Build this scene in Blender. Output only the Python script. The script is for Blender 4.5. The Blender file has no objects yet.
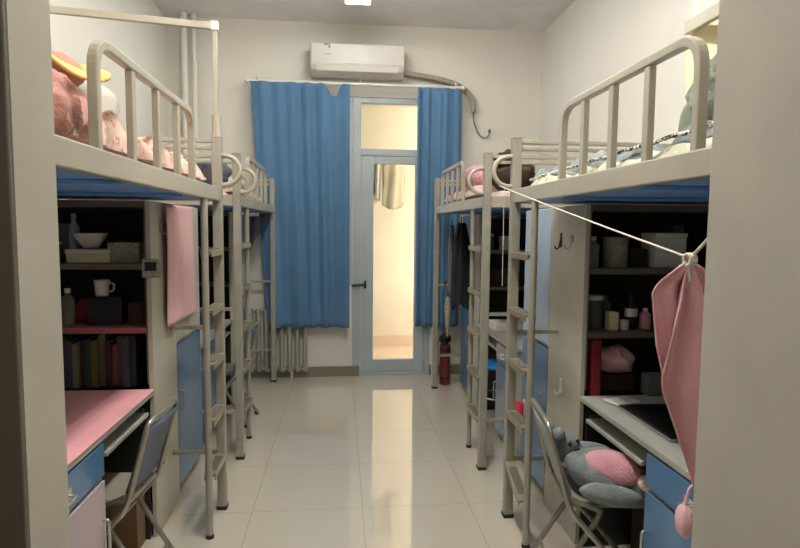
import bpy, bmesh, math, random
from mathutils import Vector, Matrix, noise
random.seed(4)
C = bpy.context.scene.collection
PI = math.pi

# ------------------------------------------------------------------ materials
def lin(c):
    r = []
    for v in c:
        v = v / 255.0
        r.append(v / 12.92 if v <= 0.04045 else ((v + 0.055) / 1.055) ** 2.4)
    return r
def mat(name, col, rough=0.5, metal=0.0, col2=None, scale=8.0, bump=0.0, bscale=60.0, spec=0.5, stretch=None, sharp=False, coat=0.0, sheen=0.0):
    m = bpy.data.materials.new(name); m.use_nodes = True
    nt = m.node_tree; b = nt.nodes['Principled BSDF']
    b.inputs['Roughness'].default_value = rough; b.inputs['Metallic'].default_value = metal
    b.inputs['Specular IOR Level'].default_value = spec
    if coat: b.inputs['Coat Weight'].default_value = coat
    if sheen: b.inputs['Sheen Weight'].default_value = sheen
    if col2 is None: col2 = tuple(v * 0.94 for v in col)
    tc = nt.nodes.new('ShaderNodeTexCoord'); mp = nt.nodes.new('ShaderNodeMapping')
    nt.links.new(tc.outputs['Object'], mp.inputs['Vector'])
    if stretch: mp.inputs['Scale'].default_value = stretch
    n = nt.nodes.new('ShaderNodeTexNoise'); n.inputs['Scale'].default_value = scale; n.inputs['Detail'].default_value = 4
    nt.links.new(mp.outputs['Vector'], n.inputs['Vector'])
    r = nt.nodes.new('ShaderNodeValToRGB')
    r.color_ramp.elements[0].color = (*lin(col2), 1); r.color_ramp.elements[1].color = (*lin(col), 1)
    a, z = (0.47, 0.53) if sharp else (0.3, 0.7)
    r.color_ramp.elements[0].position = a; r.color_ramp.elements[1].position = z
    nt.links.new(n.outputs['Fac'], r.inputs['Fac']); nt.links.new(r.outputs['Color'], b.inputs['Base Color'])
    if bump:
        n2 = nt.nodes.new('ShaderNodeTexNoise'); n2.inputs['Scale'].default_value = bscale; n2.inputs['Detail'].default_value = 3
        nt.links.new(mp.outputs['Vector'], n2.inputs['Vector'])
        bp = nt.nodes.new('ShaderNodeBump'); bp.inputs['Strength'].default_value = bump; bp.inputs['Distance'].default_value = 0.01
        nt.links.new(n2.outputs['Fac'], bp.inputs['Height']); nt.links.new(bp.outputs['Normal'], b.inputs['Normal'])
    return m
def emit(name, col, s):
    m = bpy.data.materials.new(name); m.use_nodes = True; nt = m.node_tree
    b = nt.nodes['Principled BSDF']; b.inputs['Base Color'].default_value = (*lin(col), 1)
    b.inputs['Emission Color'].default_value = (*lin(col), 1); b.inputs['Emission Strength'].default_value = s
    return m
def floral(name, base, c1, c2, scale=16, rough=0.85):
    m = mat(name, base, rough, scale=5, bump=0.3, bscale=30, sheen=0.2); nt = m.node_tree; b = nt.nodes['Principled BSDF']
    prev = b.inputs['Base Color'].links[0].from_socket
    tc = nt.nodes.new('ShaderNodeTexCoord')
    for i, (c, th, sc) in enumerate(((c1, 0.30, scale), (c2, 0.22, scale * 1.7))):
        v = nt.nodes.new('ShaderNodeTexVoronoi'); v.inputs['Scale'].default_value = sc
        nt.links.new(tc.outputs['Object'], v.inputs['Vector'])
        l = nt.nodes.new('ShaderNodeMath'); l.operation = 'LESS_THAN'; l.inputs[1].default_value = th
        nt.links.new(v.outputs['Distance'], l.inputs[0])
        mx = nt.nodes.new('ShaderNodeMix'); mx.data_type = 'RGBA'
        mu = nt.nodes.new('ShaderNodeMath'); mu.operation = 'MULTIPLY'; mu.inputs[1].default_value = 0.75
        nt.links.new(l.outputs[0], mu.inputs[0]); nt.links.new(mu.outputs[0], mx.inputs[0])
        nt.links.new(prev, mx.inputs[6]); mx.inputs[7].default_value = (*lin(c), 1); prev = mx.outputs[2]
    nt.links.new(prev, b.inputs['Base Color'])
    return m
def floor_mat():
    m = bpy.data.materials.new('polished_tile'); m.use_nodes = True; nt = m.node_tree; b = nt.nodes['Principled BSDF']
    g = nt.nodes.new('ShaderNodeNewGeometry'); mp = nt.nodes.new('ShaderNodeMapping')
    mp.inputs['Location'].default_value = (-0.12 + 3.0, -3.09 + 6.0, 0)
    nt.links.new(g.outputs['Position'], mp.inputs['Vector'])
    br = nt.nodes.new('ShaderNodeTexBrick'); br.offset = 0; br.squash = 1
    br.inputs['Scale'].default_value = 1; br.inputs['Brick Width'].default_value = 0.6; br.inputs['Row Height'].default_value = 0.6
    br.inputs['Mortar Size'].default_value = 0.0022; br.inputs['Mortar Smooth'].default_value = 0.3
    br.inputs['Color1'].default_value = (*lin((214, 206, 188)), 1); br.inputs['Color2'].default_value = (*lin((211, 203, 185)), 1)
    br.inputs['Mortar'].default_value = (*lin((178, 170, 152)), 1)
    nt.links.new(mp.outputs['Vector'], br.inputs['Vector'])
    n = nt.nodes.new('ShaderNodeTexNoise'); n.inputs['Scale'].default_value = 2.2; n.inputs['Detail'].default_value = 6
    nt.links.new(g.outputs['Position'], n.inputs['Vector'])
    mx = nt.nodes.new('ShaderNodeMix'); mx.data_type = 'RGBA'; mx.blend_type = 'MULTIPLY'; mx.inputs[0].default_value = 0.25
    nt.links.new(br.outputs['Color'], mx.inputs[6]); nt.links.new(n.outputs['Color'], mx.inputs[7])
    n.inputs['Detail'].default_value = 6
    r = nt.nodes.new('ShaderNodeValToRGB'); r.color_ramp.elements[0].color = (.75, .75, .75, 1); r.color_ramp.elements[1].color = (1, 1, 1, 1)
    nt.links.new(n.outputs['Fac'], r.inputs['Fac']); nt.links.new(r.outputs['Color'], mx.inputs[7])
    nt.links.new(mx.outputs[2], b.inputs['Base Color'])
    b.inputs['Roughness'].default_value = 0.07; b.inputs['Specular IOR Level'].default_value = 0.9
    b.inputs['Coat Weight'].default_value = 1.0; b.inputs['Coat Roughness'].default_value = 0.025; b.inputs['Coat IOR'].default_value = 1.8
    return m
M = {
 'floor': floor_mat(),
 'wall': mat('wall_paint', (220, 218, 209), 0.85, col2=(217, 215, 206), scale=3, bump=0.05),
 'ceil': mat('ceiling_paint', (232, 232, 230), 0.9, scale=3),
 'jamb': mat('jamb_paint', (206, 201, 188), 0.8, scale=4, bump=0.04),
 'skirt': mat('skirting_tile', (128, 122, 108), 0.3, scale=6),
 'steel': mat('bed_enamel', (162, 158, 145), 0.32, 0.15, col2=(150, 145, 132), scale=10, coat=0.3),
 'rail': mat('rail_enamel', (172, 167, 152), 0.38, 0.05, col2=(162, 156, 141), scale=6, coat=0.2),
 'grip': mat('grip_strip', (96, 90, 78), 0.8),
 'rung': mat('rung_metal', (150, 141, 122), 0.35, 0.4, scale=20),
 'cap': mat('dark_rubber', (32, 30, 28), 0.7),
 'board': mat('blue_bed_board', (112, 160, 222), 0.6, scale=4),
 'beige': mat('beige_laminate', (188, 184, 168), 0.42, scale=3),
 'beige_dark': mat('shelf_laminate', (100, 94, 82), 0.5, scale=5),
 'darkback': mat('shaded_interior', (34, 29, 24), 0.7, scale=5),  # darkened to stand in for shade inside shelves and under desks
 'blue': mat('blue_laminate', (84, 124, 164), 0.25, scale=2, coat=0.3),
 'paleblue': mat('pale_blue_laminate', (172, 190, 212), 0.2, scale=2, coat=0.4),
 'lilac': mat('lilac_laminate', (196, 180, 184), 0.4, scale=3),
 'desk': mat('grey_desktop', (172, 171, 162), 0.4, scale=12),
 'pinkmat': mat('pink_mat', (240, 172, 176), 0.6, scale=5, bump=0.1),
 'pinkshelf': mat('pink_shelf_liner', (170, 96, 104), 0.6, scale=5),
 'chrome': mat('bright_metal', (205, 205, 200), 0.25, 0.8),
 'chairmetal': mat('chair_tube', (165, 160, 146), 0.3, 0.6, scale=12),
 'chairseat': mat('chair_seat_vinyl', (150, 145, 130), 0.5, scale=12),
 'chairblue': mat('chair_back_blue', (96, 106, 130), 0.5, scale=12),
 'chairpale': mat('chair_back_pale', (150, 162, 168), 0.4, scale=12),
 'curtain': mat('blue_curtain', (76, 116, 152), 0.8, col2=(68, 108, 143), scale=3, bump=0.15, bscale=200, sheen=0.2),
 'pinkcloth': mat('pink_fabric', (230, 176, 182), 0.85, col2=(222, 166, 173), scale=4, bump=0.2, bscale=150, sheen=0.2),
 'pinkhang': mat('pale_pink_fabric', (236, 192, 194), 0.8, col2=(226, 178, 182), scale=3, bump=0.1),
 'rosefur': mat('rose_fleece', (206, 150, 138), 0.95, col2=(170, 112, 102), scale=30, bump=0.8, bscale=70, sheen=0.4),
 'radiator': mat('radiator_paint', (160, 158, 148), 0.5, scale=3),
 'white': mat('white_plastic', (232, 230, 222), 0.3, scale=3),
 'pvc': mat('white_pvc_frame', (176, 188, 192), 0.35, scale=3),
 'acplastic': mat('off_white_plastic', (206, 204, 196), 0.35, scale=3),
 'whitematt': mat('white_matt', (225, 222, 212), 0.7, scale=3),
 'grey': mat('grey_plastic', (100, 100, 98), 0.5),
 'greywrap': mat('grey_pipe_wrap', (168, 162, 148), 0.7, col2=(128, 122, 108), scale=10, stretch=(6, 1, 6)),
 'black': mat('black_plastic', (18, 18, 18), 0.35),
 'navy': mat('navy_fabric', (16, 22, 38), 0.9, col2=(8, 11, 22), scale=12, bump=0.2),
 'greycloth': mat('grey_fabric', (104, 104, 112), 0.9, scale=12, bump=0.2),
 'maroon': mat('maroon_fabric', (110, 34, 32), 0.7, scale=12),
 'card': mat('brown_cardboard', (126, 100, 72), 0.8, scale=6),
 'pillow': mat('white_pillow', (226, 214, 208), 0.85, scale=6, bump=0.1),
 'plastic_wrap': mat('shiny_mattress_cover', (212, 206, 196), 0.25, col2=(170, 160, 148), scale=14, bump=0.6, bscale=16),
 'floralpink': floral('pink_floral_quilt', (220, 184, 168), (176, 112, 98), (240, 222, 206), 34),
 'floralrose': floral('rose_floral_quilt', (222, 158, 168), (178, 92, 112), (240, 205, 210), 20),
 'floralgreen': floral('yellow_green_floral_quilt', (206, 208, 182), (150, 156, 100), (226, 226, 204), 26),
 'floralpale': floral('pale_pink_floral_sheet', (222, 200, 192), (190, 136, 128), (238, 226, 214), 30),
 'bluegrey': mat('blue_grey_quilt', (148, 156, 158), 0.85, col2=(112, 122, 128), scale=9, bump=0.5, bscale=20, sheen=0.2),
 'greysoft': mat('warm_grey_fabric', (172, 168, 156), 0.85, scale=9, bump=0.3),
 'piping': mat('striped_piping', (240, 238, 226), 0.7, col2=(40, 44, 48), scale=90, sharp=True),
 'yellow': mat('pale_yellow_fabric', (232, 222, 180), 0.85, scale=5, bump=0.2),
 'orange': mat('orange_yellow_felt', (222, 178, 108), 0.85, scale=8, bump=0.2),
 'brownfelt': mat('brown_felt', (172, 128, 112), 0.9, scale=12, bump=0.2),
 'greenbag': mat('grey_green_fabric', (134, 138, 122), 0.9, col2=(92, 98, 84), scale=10, bump=0.4),
 'plushgrey': mat('plush_grey', (136, 142, 140), 0.95, col2=(112, 120, 120), scale=16, bump=0.6, bscale=120, sheen=0.3),
 'plushpink': mat('plush_pink', (226, 168, 172), 0.95, col2=(206, 148, 156), scale=16, bump=0.6, bscale=120, sheen=0.3),
 'plushcream': mat('plush_cream', (240, 214, 204), 0.95, scale=16, bump=0.4, bscale=120),
 'cord': mat('white_cord', (226, 220, 206), 0.7, scale=80),
 'red': mat('red_pink_plastic', (236, 74, 92), 0.4),
 'redbook': mat('red_cover', (128, 24, 46), 0.5),
 'stoolblue': mat('stool_blue', (30, 130, 210), 0.4),
 'darkbrown': mat('dark_brown_fabric', (60, 46, 36), 0.9, bump=0.3),
 'balcony': mat('cream_tile', (240, 230, 210), 0.6, scale=2),
 'balconyfloor': mat('pinkish_tile', (232, 208, 184), 0.5, scale=3),
 'beigecoat': mat('beige_coat_fabric', (204, 194, 168), 0.9, col2=(184, 172, 146), scale=8, bump=0.2),
 'doorwood': mat('dark_wood_door', (46, 36, 22), 0.5, scale=4, stretch=(8, 8, 1)),
 'steelgrey': mat('grey_door_frame', (122, 116, 104), 0.5, scale=5),
 'glassjar': mat('smoky_glass', (90, 96, 92), 0.1, scale=3),
 'tube': emit('lamp_tube', (255, 252, 247), 52.0),
 'tube_near': emit('lamp_tube_near', (255, 252, 247), 215.0),
 'tube_b': emit('fill_dome_glow', (255, 236, 200), 6.0),  # glow of the unseen lamps added on balcony and in corridor
}
g = bpy.data.materials.new('window_glass'); g.use_nodes = True
gb = g.node_tree.nodes['Principled BSDF']
gb.inputs['Transmission Weight'].default_value = 1.0; gb.inputs['Roughness'].default_value = 0.0; gb.inputs['IOR'].default_value = 1.02
gb.inputs['Base Color'].default_value = (0.96, 0.98, 0.97, 1)
M['glass'] = g

# ------------------------------------------------------------------ mesh helpers
def nb(): return bmesh.new()
def box(bm, x0, x1, y0, y1, z0, z1, mi=0):
    x0, x1 = min(x0, x1), max(x0, x1); y0, y1 = min(y0, y1), max(y0, y1); z0, z1 = min(z0, z1), max(z0, z1)
    v = [bm.verts.new(p) for p in ((x0,y0,z0),(x1,y0,z0),(x1,y1,z0),(x0,y1,z0),(x0,y0,z1),(x1,y0,z1),(x1,y1,z1),(x0,y1,z1))]
    for q in ((3,2,1,0),(4,5,6,7),(0,1,5,4),(1,2,6,5),(2,3,7,6),(3,0,4,7)):
        f = bm.faces.new([v[i] for i in q]); f.material_index = mi
    return bm
def sweep(bm, pts, prof, closed=False, up=Vector((0, 0, 1)), mi=0, caps=True):
    pts = [Vector(p) for p in pts]; n = len(pts); rings = []
    nrm = None
    for i, p in enumerate(pts):
        if closed: a, b = pts[(i - 1) % n], pts[(i + 1) % n]
        else: a, b = pts[max(i - 1, 0)], pts[min(i + 1, n - 1)]
        t = (b - a).normalized()
        if nrm is None:
            r = up if abs(t.dot(up)) < 0.95 else Vector((1, 0, 0))
            nrm = (r - t * r.dot(t)).normalized()
        else:
            nrm = nrm - t * nrm.dot(t)
            nrm = nrm.normalized() if nrm.length > 1e-6 else t.orthogonal().normalized()
        bn = t.cross(nrm)
        k = 1.0
        if (0 < i < n - 1) or closed:
            d1 = (p - a).normalized(); c = max(0.5, d1.dot(t)); k = 1 / c if len(prof) == 4 else 1.0
        rings.append([bm.verts.new(p + (nrm * u + bn * v)) for u, v in prof])
    m = len(prof)
    for i in range(n if closed else n - 1):
        A, B = rings[i], rings[(i + 1) % n]
        for j in range(m):
            f = bm.faces.new((A[j], A[(j + 1) % m], B[(j + 1) % m], B[j])); f.material_index = mi
    if not closed and caps:
        f = bm.faces.new(rings[0][::-1]); f.material_index = mi; f = bm.faces.new(rings[-1]); f.material_index = mi
    return bm
def circ(r, s=10): return [(r * math.cos(2 * PI * i / s), r * math.sin(2 * PI * i / s)) for i in range(s)]
def rect(w, h): return [(h / 2, w / 2), (h / 2, -w / 2), (-h / 2, -w / 2), (-h / 2, w / 2)][::-1]
def tube(bm, pts, r, s=10, closed=False, mi=0): return sweep(bm, pts, circ(r, s), closed, mi=mi)
def bend(pts, r, seg=6):
    pts = [Vector(p) for p in pts]; out = [pts[0]]
    for i in range(1, len(pts) - 1):
        a, p, b = pts[i - 1], pts[i], pts[i + 1]
        d1 = (a - p); d2 = (b - p); rr = min(r, d1.length * .49, d2.length * .49)
        s, e = p + d1.normalized() * rr, p + d2.normalized() * rr
        for k in range(seg + 1):
            t = k / seg; out.append(s * (1 - t) ** 2 + p * 2 * t * (1 - t) + e * t * t)
    out.append(pts[-1]); return out
def lathe(bm, prof, cx=0, cy=0, z=0, s=20, mi=0):
    rings = []
    for r, h in prof:
        rings.append([bm.verts.new((cx + max(r, 1e-4) * math.cos(2 * PI * i / s), cy + max(r, 1e-4) * math.sin(2 * PI * i / s), z + h)) for i in range(s)])
    for A, B in zip(rings, rings[1:]):
        for j in range(s):
            f = bm.faces.new((A[j], A[(j + 1) % s], B[(j + 1) % s], B[j])); f.material_index = mi
    bm.faces.new(rings[0][::-1]); f = bm.faces.new(rings[-1]); f.material_index = mi
    return bm
def blob(bm, c, r, rot=(0, 0, 0), amp=0.0, ns=4.0, seg=20, mi=0, seed=0.0):
    R = Matrix.Rotation(rot[2], 3, 'Z') @ Matrix.Rotation(rot[1], 3, 'Y') @ Matrix.Rotation(rot[0], 3, 'X')
    res = bmesh.ops.create_uvsphere(bm, u_segments=seg, v_segments=seg // 2 + 2, radius=1)
    c = Vector(c)
    for v in res['verts']:
        p = v.co.copy(); q = Vector((p.x * r[0], p.y * r[1], p.z * r[2]))
        k = 1 + amp * noise.noise(p * ns * 0.5 + Vector((seed, seed, 0)))
        v.co = c + R @ (q * k)
    for v in res['verts']:
        for f in v.link_faces: f.material_index = mi
    return bm
def soft(bm, x0, x1, y0, y1, z0, h, e=0.05, amp=0.01, ns=8, nx=30, ny=60, seed=0, hf=None, mi=0, edge_amp=0.0):
    """a closed, lumpy cloth slab lying flat, rounded at the edges"""
    x0, x1 = min(x0, x1), max(x0, x1); y0, y1 = min(y0, y1), max(y0, y1)
    top = []; bot = []
    for j in range(ny + 1):
        rt = []; rb = []
        for i in range(nx + 1):
            x = x0 + (x1 - x0) * i / nx; y = y0 + (y1 - y0) * j / ny
            d = min(x - x0, x1 - x, y - y0, y1 - y) / e
            d = min(max(d, 0), 1); k = math.sqrt(max(0, 1 - (1 - d) ** 2))
            hh = h + (hf(x, y) if hf else 0)
            w = noise.noise(Vector((x * ns + seed, y * ns, seed))) * amp + noise.noise(Vector((x * ns * 2.3, y * ns * 2.3 + seed, 1.7))) * amp * 0.5
            w += abs(noise.noise(Vector((x * ns * .8 + y * ns * .5, y * ns * .4 - seed, 3.1)))) * amp
            ox = edge_amp * noise.noise(Vector((seed, y * ns * 1.3, 0.3))) * (1 if (i in (0, nx)) else 0)
            rt.append(bm.verts.new((x + ox, y, z0 + hh * (0.25 + 0.75 * k) + w * (0.3 + 0.7 * k)))); rb.append(bm.verts.new((x + ox, y, z0)))
        top.append(rt); bot.append(rb)
    for j in range(ny):
        for i in range(nx):
            bm.faces.new((top[j][i], top[j][i + 1], top[j + 1][i + 1], top[j + 1][i])).material_index = mi
            bm.faces.new((bot[j][i], bot[j + 1][i], bot[j + 1][i + 1], bot[j][i + 1])).material_index = mi
    for j in range(ny):
        bm.faces.new((top[j][0], top[j + 1][0], bot[j + 1][0], bot[j][0])).material_index = mi
        bm.faces.new((top[j + 1][nx], top[j][nx], bot[j][nx], bot[j + 1][nx])).material_index = mi
    for i in range(nx):
        bm.faces.new((top[0][i + 1], top[0][i], bot[0][i], bot[0][i + 1])).material_index = mi
        bm.faces.new((top[ny][i], top[ny][i + 1], bot[ny][i + 1], bot[ny][i])).material_index = mi
    return bm
def grid(bm, fn, nu, nv, mi=0):
    vs = [[bm.verts.new(fn(i / nu, j / nv)) for i in range(nu + 1)] for j in range(nv + 1)]
    for j in range(nv):
        for i in range(nu):
            bm.faces.new((vs[j][i], vs[j][i + 1], vs[j + 1][i + 1], vs[j + 1][i])).material_index = mi
    return bm
def obj(name, bm, m, parent=None, smooth=False, bevel=0.0, solid=0.0, loc=None, recalc=True):
    me = bpy.data.meshes.new(name)
    if recalc: bmesh.ops.recalc_face_normals(bm, faces=bm.faces[:])
    if smooth:
        for f in bm.faces: f.smooth = True
        for e in bm.edges:
            if len(e.link_faces) == 2 and e.calc_face_angle(0) > 0.9: e.smooth = False
    bm.to_mesh(me); bm.free()
    o = bpy.data.objects.new(name, me); C.objects.link(o)
    for k in (m if isinstance(m, (list, tuple)) else [m]): me.materials.append(M[k])
    if parent: o.parent = parent
    if loc: o.location = loc
    if solid:
        s = o.modifiers.new('thick', 'SOLIDIFY'); s.thickness = solid; s.offset = 0
    if bevel:
        b = o.modifiers.new('bevel', 'BEVEL'); b.width = bevel; b.segments = 2; b.limit_method = 'ANGLE'
    return o
def tag(o, label, cat, group=None):
    o['label'] = label; o['category'] = cat
    if group: o['group'] = group
    return o
def thing(name, label, cat, loc=(0, 0, 0), rz=0, group=None):
    o = bpy.data.objects.new(name, None); C.objects.link(o); o.location = loc; o.rotation_euler = (0, 0, rz)
    o.empty_display_size = 0.1
    return tag(o, label, cat, group)
def struct(name, bm, m, **k):
    o = obj(name, bm, m, **k); o['kind'] = 'structure'; return o
def sempty(name, loc=(0, 0, 0)):
    o = bpy.data.objects.new(name, None); C.objects.link(o); o.location = loc; o['kind'] = 'structure'; return o

XL, XR, YB, ZC = -1.70, 2.07, 5.95, 3.58
YF = 0.90

# ------------------------------------------------------------------ the room
struct('floor', box(nb(), -2.2, 2.6, -1.5, 6.18, -0.1, 0), 'floor')
struct('ceiling', box(nb(), XL - .2, XR + .2, YF - .3, YB + .2, ZC, ZC + .1), 'ceil')
struct('wall_left', box(nb(), XL - .15, XL, YF, YB + .2, 0, ZC), 'wall')
struct('wall_right', box(nb(), XR, XR + .15, YF, YB + .2, 0, ZC), 'wall')
WX0, WX1, DX0, DX1 = -0.72, 0.115, 0.115, 0.93      # window and door openings
ZT = 2.87
b = nb()
box(b, XL, WX0, YB, YB + .2, 0, ZC); box(b, DX1, XR, YB, YB + .2, 0, ZC)
box(b, WX0, DX1, YB, YB + .2, ZT, ZC); box(b, WX0, WX1, YB, YB + .2, 0, 0.95)
struct('wall_back', b, 'wall')
b = nb()
box(b, XL - .15, -0.416, 0.79, YF, 0, ZC); box(b, -0.416, 0.605, 0.79, YF, 2.6, ZC)
struct('wall_front', b, 'jamb')
struct('wall_entry', box(nb(), 0.605, XR + .15, 0.55, YF, 0, ZC), 'jamb')
struct('trim_1', box(nb(), -0.474, -0.4165, 0.780, 0.7895, 0, 2.6), 'steelgrey', bevel=0.002)
# room door leaf, folded back into the corridor
dd = sempty('door_2', (-0.475, 0.775, 0))
obj('door_leaf', box(nb(), -.04, 0, -.78, 0, 0.01, 2.1), 'doorwood', dd, bevel=0.003)
# corridor shell behind the camera
struct('wall_corridor', box(nb(), -2.2, 2.6, -1.6, -1.5, 0, 2.7), 'jamb')
struct('wall_corridor_left', box(nb(), -2.3, -2.2, -1.5, 0.9, 0, 2.7), 'jamb')
struct('wall_corridor_right', box(nb(), 2.6, 2.7, -1.5, 0.9, 0, 2.7), 'jamb')
struct('ceiling_corridor', box(nb(), -2.3, 2.7, -1.6, 0.55, 2.7, 2.8), 'ceil')
# skirting
struct('baseboard_back', box(nb(), XL + .02, DX0 + .075, YB - .018, YB - .001, 0, 0.105), 'skirt', bevel=0.002)
struct('baseboard_back_right', box(nb(), DX1, XR - .02, YB - .018, YB - .001, 0, 0.105), 'skirt', bevel=0.002)
struct('baseboard_left', box(nb(), XL + .001, XL + .018, YF + .01, YB - .02, 0, 0.105), 'skirt', bevel=0.002)
struct('baseboard_right', box(nb(), XR - .018, XR - .001, YF + .01, YB - .02, 0, 0.105), 'skirt', bevel=0.002)

# door unit with transom
Y0, Y1 = YB + .01, YB + .075
d = sempty('door_1', (0, 0, 0))
b = nb()
box(b, DX0 + .002, DX0 + .085, Y0, Y1, 0.0, ZT - .002); box(b, DX1 - .055, DX1 - .002, Y0, Y1, 0.0, ZT - .002)
box(b, DX0 + .085, DX1 - .055, Y0, Y1, ZT - .06, ZT - .002); box(b, DX0 + .085, DX1 - .055, Y0, Y1, 2.285, 2.355)
box(b, DX0 + .085, DX1 - .055, Y0 + .005, Y1 - .005, 0, 0.035)
obj('door_frame', b, 'pvc', d, bevel=0.004)
lx0, lx1 = DX0 + .088, DX1 - .058
b = nb()
box(b, lx0, 0.333, Y0 + .0, Y1 - .01, 0.04, 2.28); box(b, 0.765, lx1, Y0 + .0, Y1 - .01, 0.04, 2.28)
box(b, 0.333, 0.765, Y0 + .0, Y1 - .01, 0.04, 0.165); box(b, 0.333, 0.765, Y0 + .0, Y1 - .01, 2.205, 2.28)
obj('door_leaf', b, 'pvc', d, bevel=0.004)
obj('door_glass', box(nb(), 0.333, 0.765, Y0 + .025, Y0 + .031, 0.165, 2.205), 'glass', d)
obj('transom_glass', box(nb(), DX0 + .085, DX1 - .055, Y0 + .03, Y0 + .036, 2.355, ZT - .06), 'glass', d)
b = nb(); box(b, 0.238, 0.262, Y0 - .012, Y0 - .001, 0.92, 1.0)
tube(b, bend([(0.25, Y0 - .01, .965), (0.25, Y0 - .055, .965), (0.11, Y0 - .055, .955)], .02), 0.014)
obj('door_handle', b, 'black', d, smooth=True)
# window left of the door
w = sempty('window_1', (0, 0, 0))
b = nb()
box(b, WX0 + .002, WX0 + .06, Y0, Y1, 0.96, ZT - .002); box(b, WX1 - .05, WX1 - .002, Y0, Y1, 0.96, ZT - .002)
box(b, WX0 + .06, WX1 - .05, Y0, Y1, ZT - .06, ZT - .002); box(b, WX0 + .06, WX1 - .05, Y0, Y1, 0.96, 1.03)
box(b, WX0 + .06, WX1 - .05, Y0, Y1, 2.285, 2.355); box(b, -.34, -.28, Y0, Y1, 1.03, 2.285); box(b, -.34, -.28, Y0, Y1, 2.355, ZT - .06)
obj('window_frame', b, 'pvc', w, bevel=0.004)
for i, (a, c) in enumerate(((WX0 + .06, -.34), (-.28, WX1 - .05))):
    b = nb(); box(b, a, c, Y0 + .03, Y0 + .036, 1.03, 2.285); box(b, a, c, Y0 + .03, Y0 + .036, 2.355, ZT - .06)
    obj('pane', b, 'glass', w)
obj('window_sill', box(nb(), WX0 + .005, WX1 - .005, YB + .0, Y0 - .001, 0.951, 0.975), 'pvc', w, bevel=0.003)

# balcony beyond the door
BX0, BX1, BY = -1.85, 2.2, 7.55
struct('floor_balcony', box(nb(), BX0, BX1, 6.18, BY + .15, -0.12, -0.02), 'balconyfloor')
struct('ceiling_balcony', box(nb(), BX0, BX1, YB + .2, BY + .15, 3.1, 3.2), 'balcony')
struct('wall_balcony_right', box(nb(), BX1, BX1 + .1, YB + .2, BY + .15, -.02, 3.1), 'balcony')
struct('wall_balcony_left', box(nb(), BX0 - .1, BX0, YB + .2, BY + .15, -.02, 3.1), 'balcony')
b = nb(); box(b, 0.13, BX1, BY, BY + .15, -.02, 3.1); box(b, BX0, 0.13, BY, BY + .15, -.02, 1.0); box(b, BX0, 0.13, BY, BY + .15, 2.95, 3.1)
struct('wall_balcony_back', b, 'balcony')
struct('baseboard_balcony', box(nb(), 0.13, BX1 - .01, BY - .02, BY - .001, -.02, 0.12), 'balconyfloor')
w2 = sempty('window_2', (0, 0, 0)); b = nb()
for x in (BX0 + .03, -.9, .10): box(b, x - .03, x + .028, BY + .04, BY + .1, 1.0, 2.95)
box(b, BX0 + .06, .07, BY + .04, BY + .1, 1.0, 1.06); box(b, BX0 + .06, .07, BY + .04, BY + .1, 2.89, 2.95)
obj('window_frame', b, 'pvc', w2, bevel=.003)
b = nb(); box(b, BX0 + .06, -.93, BY + .065, BY + .07, 1.06, 2.89); box(b, -.872, .07, BY + .065, BY + .07, 1.06, 2.89)
obj('pane', b, 'glass', w2)

# pipes of the room
def pipe(name, pts, r, m, label, cat, group=None):
    return tag(obj(name, tube(nb(), pts, r, 12), m, smooth=True), label, cat, group)
pipe('heating_pipe', [(-1.50, 5.86, 0), (-1.50, 5.86, ZC)], 0.03, 'wall', 'thick white riser pipe in the back left corner, nearer the side wall', 'pipe', 'riser pipes')
pipe('heating_pipe', [(-1.41, 5.87, 0), (-1.41, 5.87, ZC)], 0.024, 'wall', 'thinner white riser pipe just right of the thick corner riser', 'pipe', 'riser pipes')
pipe('heating_pipe', [(0.965, 5.87, 0), (0.965, 5.87, 2.6)], 0.022, 'whitematt', 'white vertical pipe on the wall right of the balcony door, behind the curtain', 'pipe')

# radiator
r = thing('radiator', 'white column radiator on the back wall under the blue curtain', 'radiator', (-.85, 5.885, 0))
nsec = 13; x0 = -.45
for k in range(nsec):
    b = nb(); x = x0 + k * 0.078
    for yy in (-.018, .018): sweep(b, [(x, yy, 0.10), (x, yy, 0.70)], [(u, v * 1.5) for u, v in circ(.022, 10)])
    lathe(b, [(0.0, 0), (.028, .004), (.032, .025), (.028, .045), (0, .05)], x, 0, .68, 12)
    lathe(b, [(0.0, 0), (.028, .004), (.032, .025), (.028, .045), (0, .05)], x, 0, .07, 12)
    obj('column', b, 'radiator', r, smooth=True)
for zz in (.10, .70): obj('header_pipe', tube(nb(), [(x0 - .03, 0, zz), (x0 + (nsec - 1) * .078 + .03, 0, zz)], .014), 'radiator', r, smooth=True)
for x in (x0 + .1, x0 + .8): obj('foot', box(nb(), x - .015, x + .015, -.03, .025, 0, .075), 'radiator', r)

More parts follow.
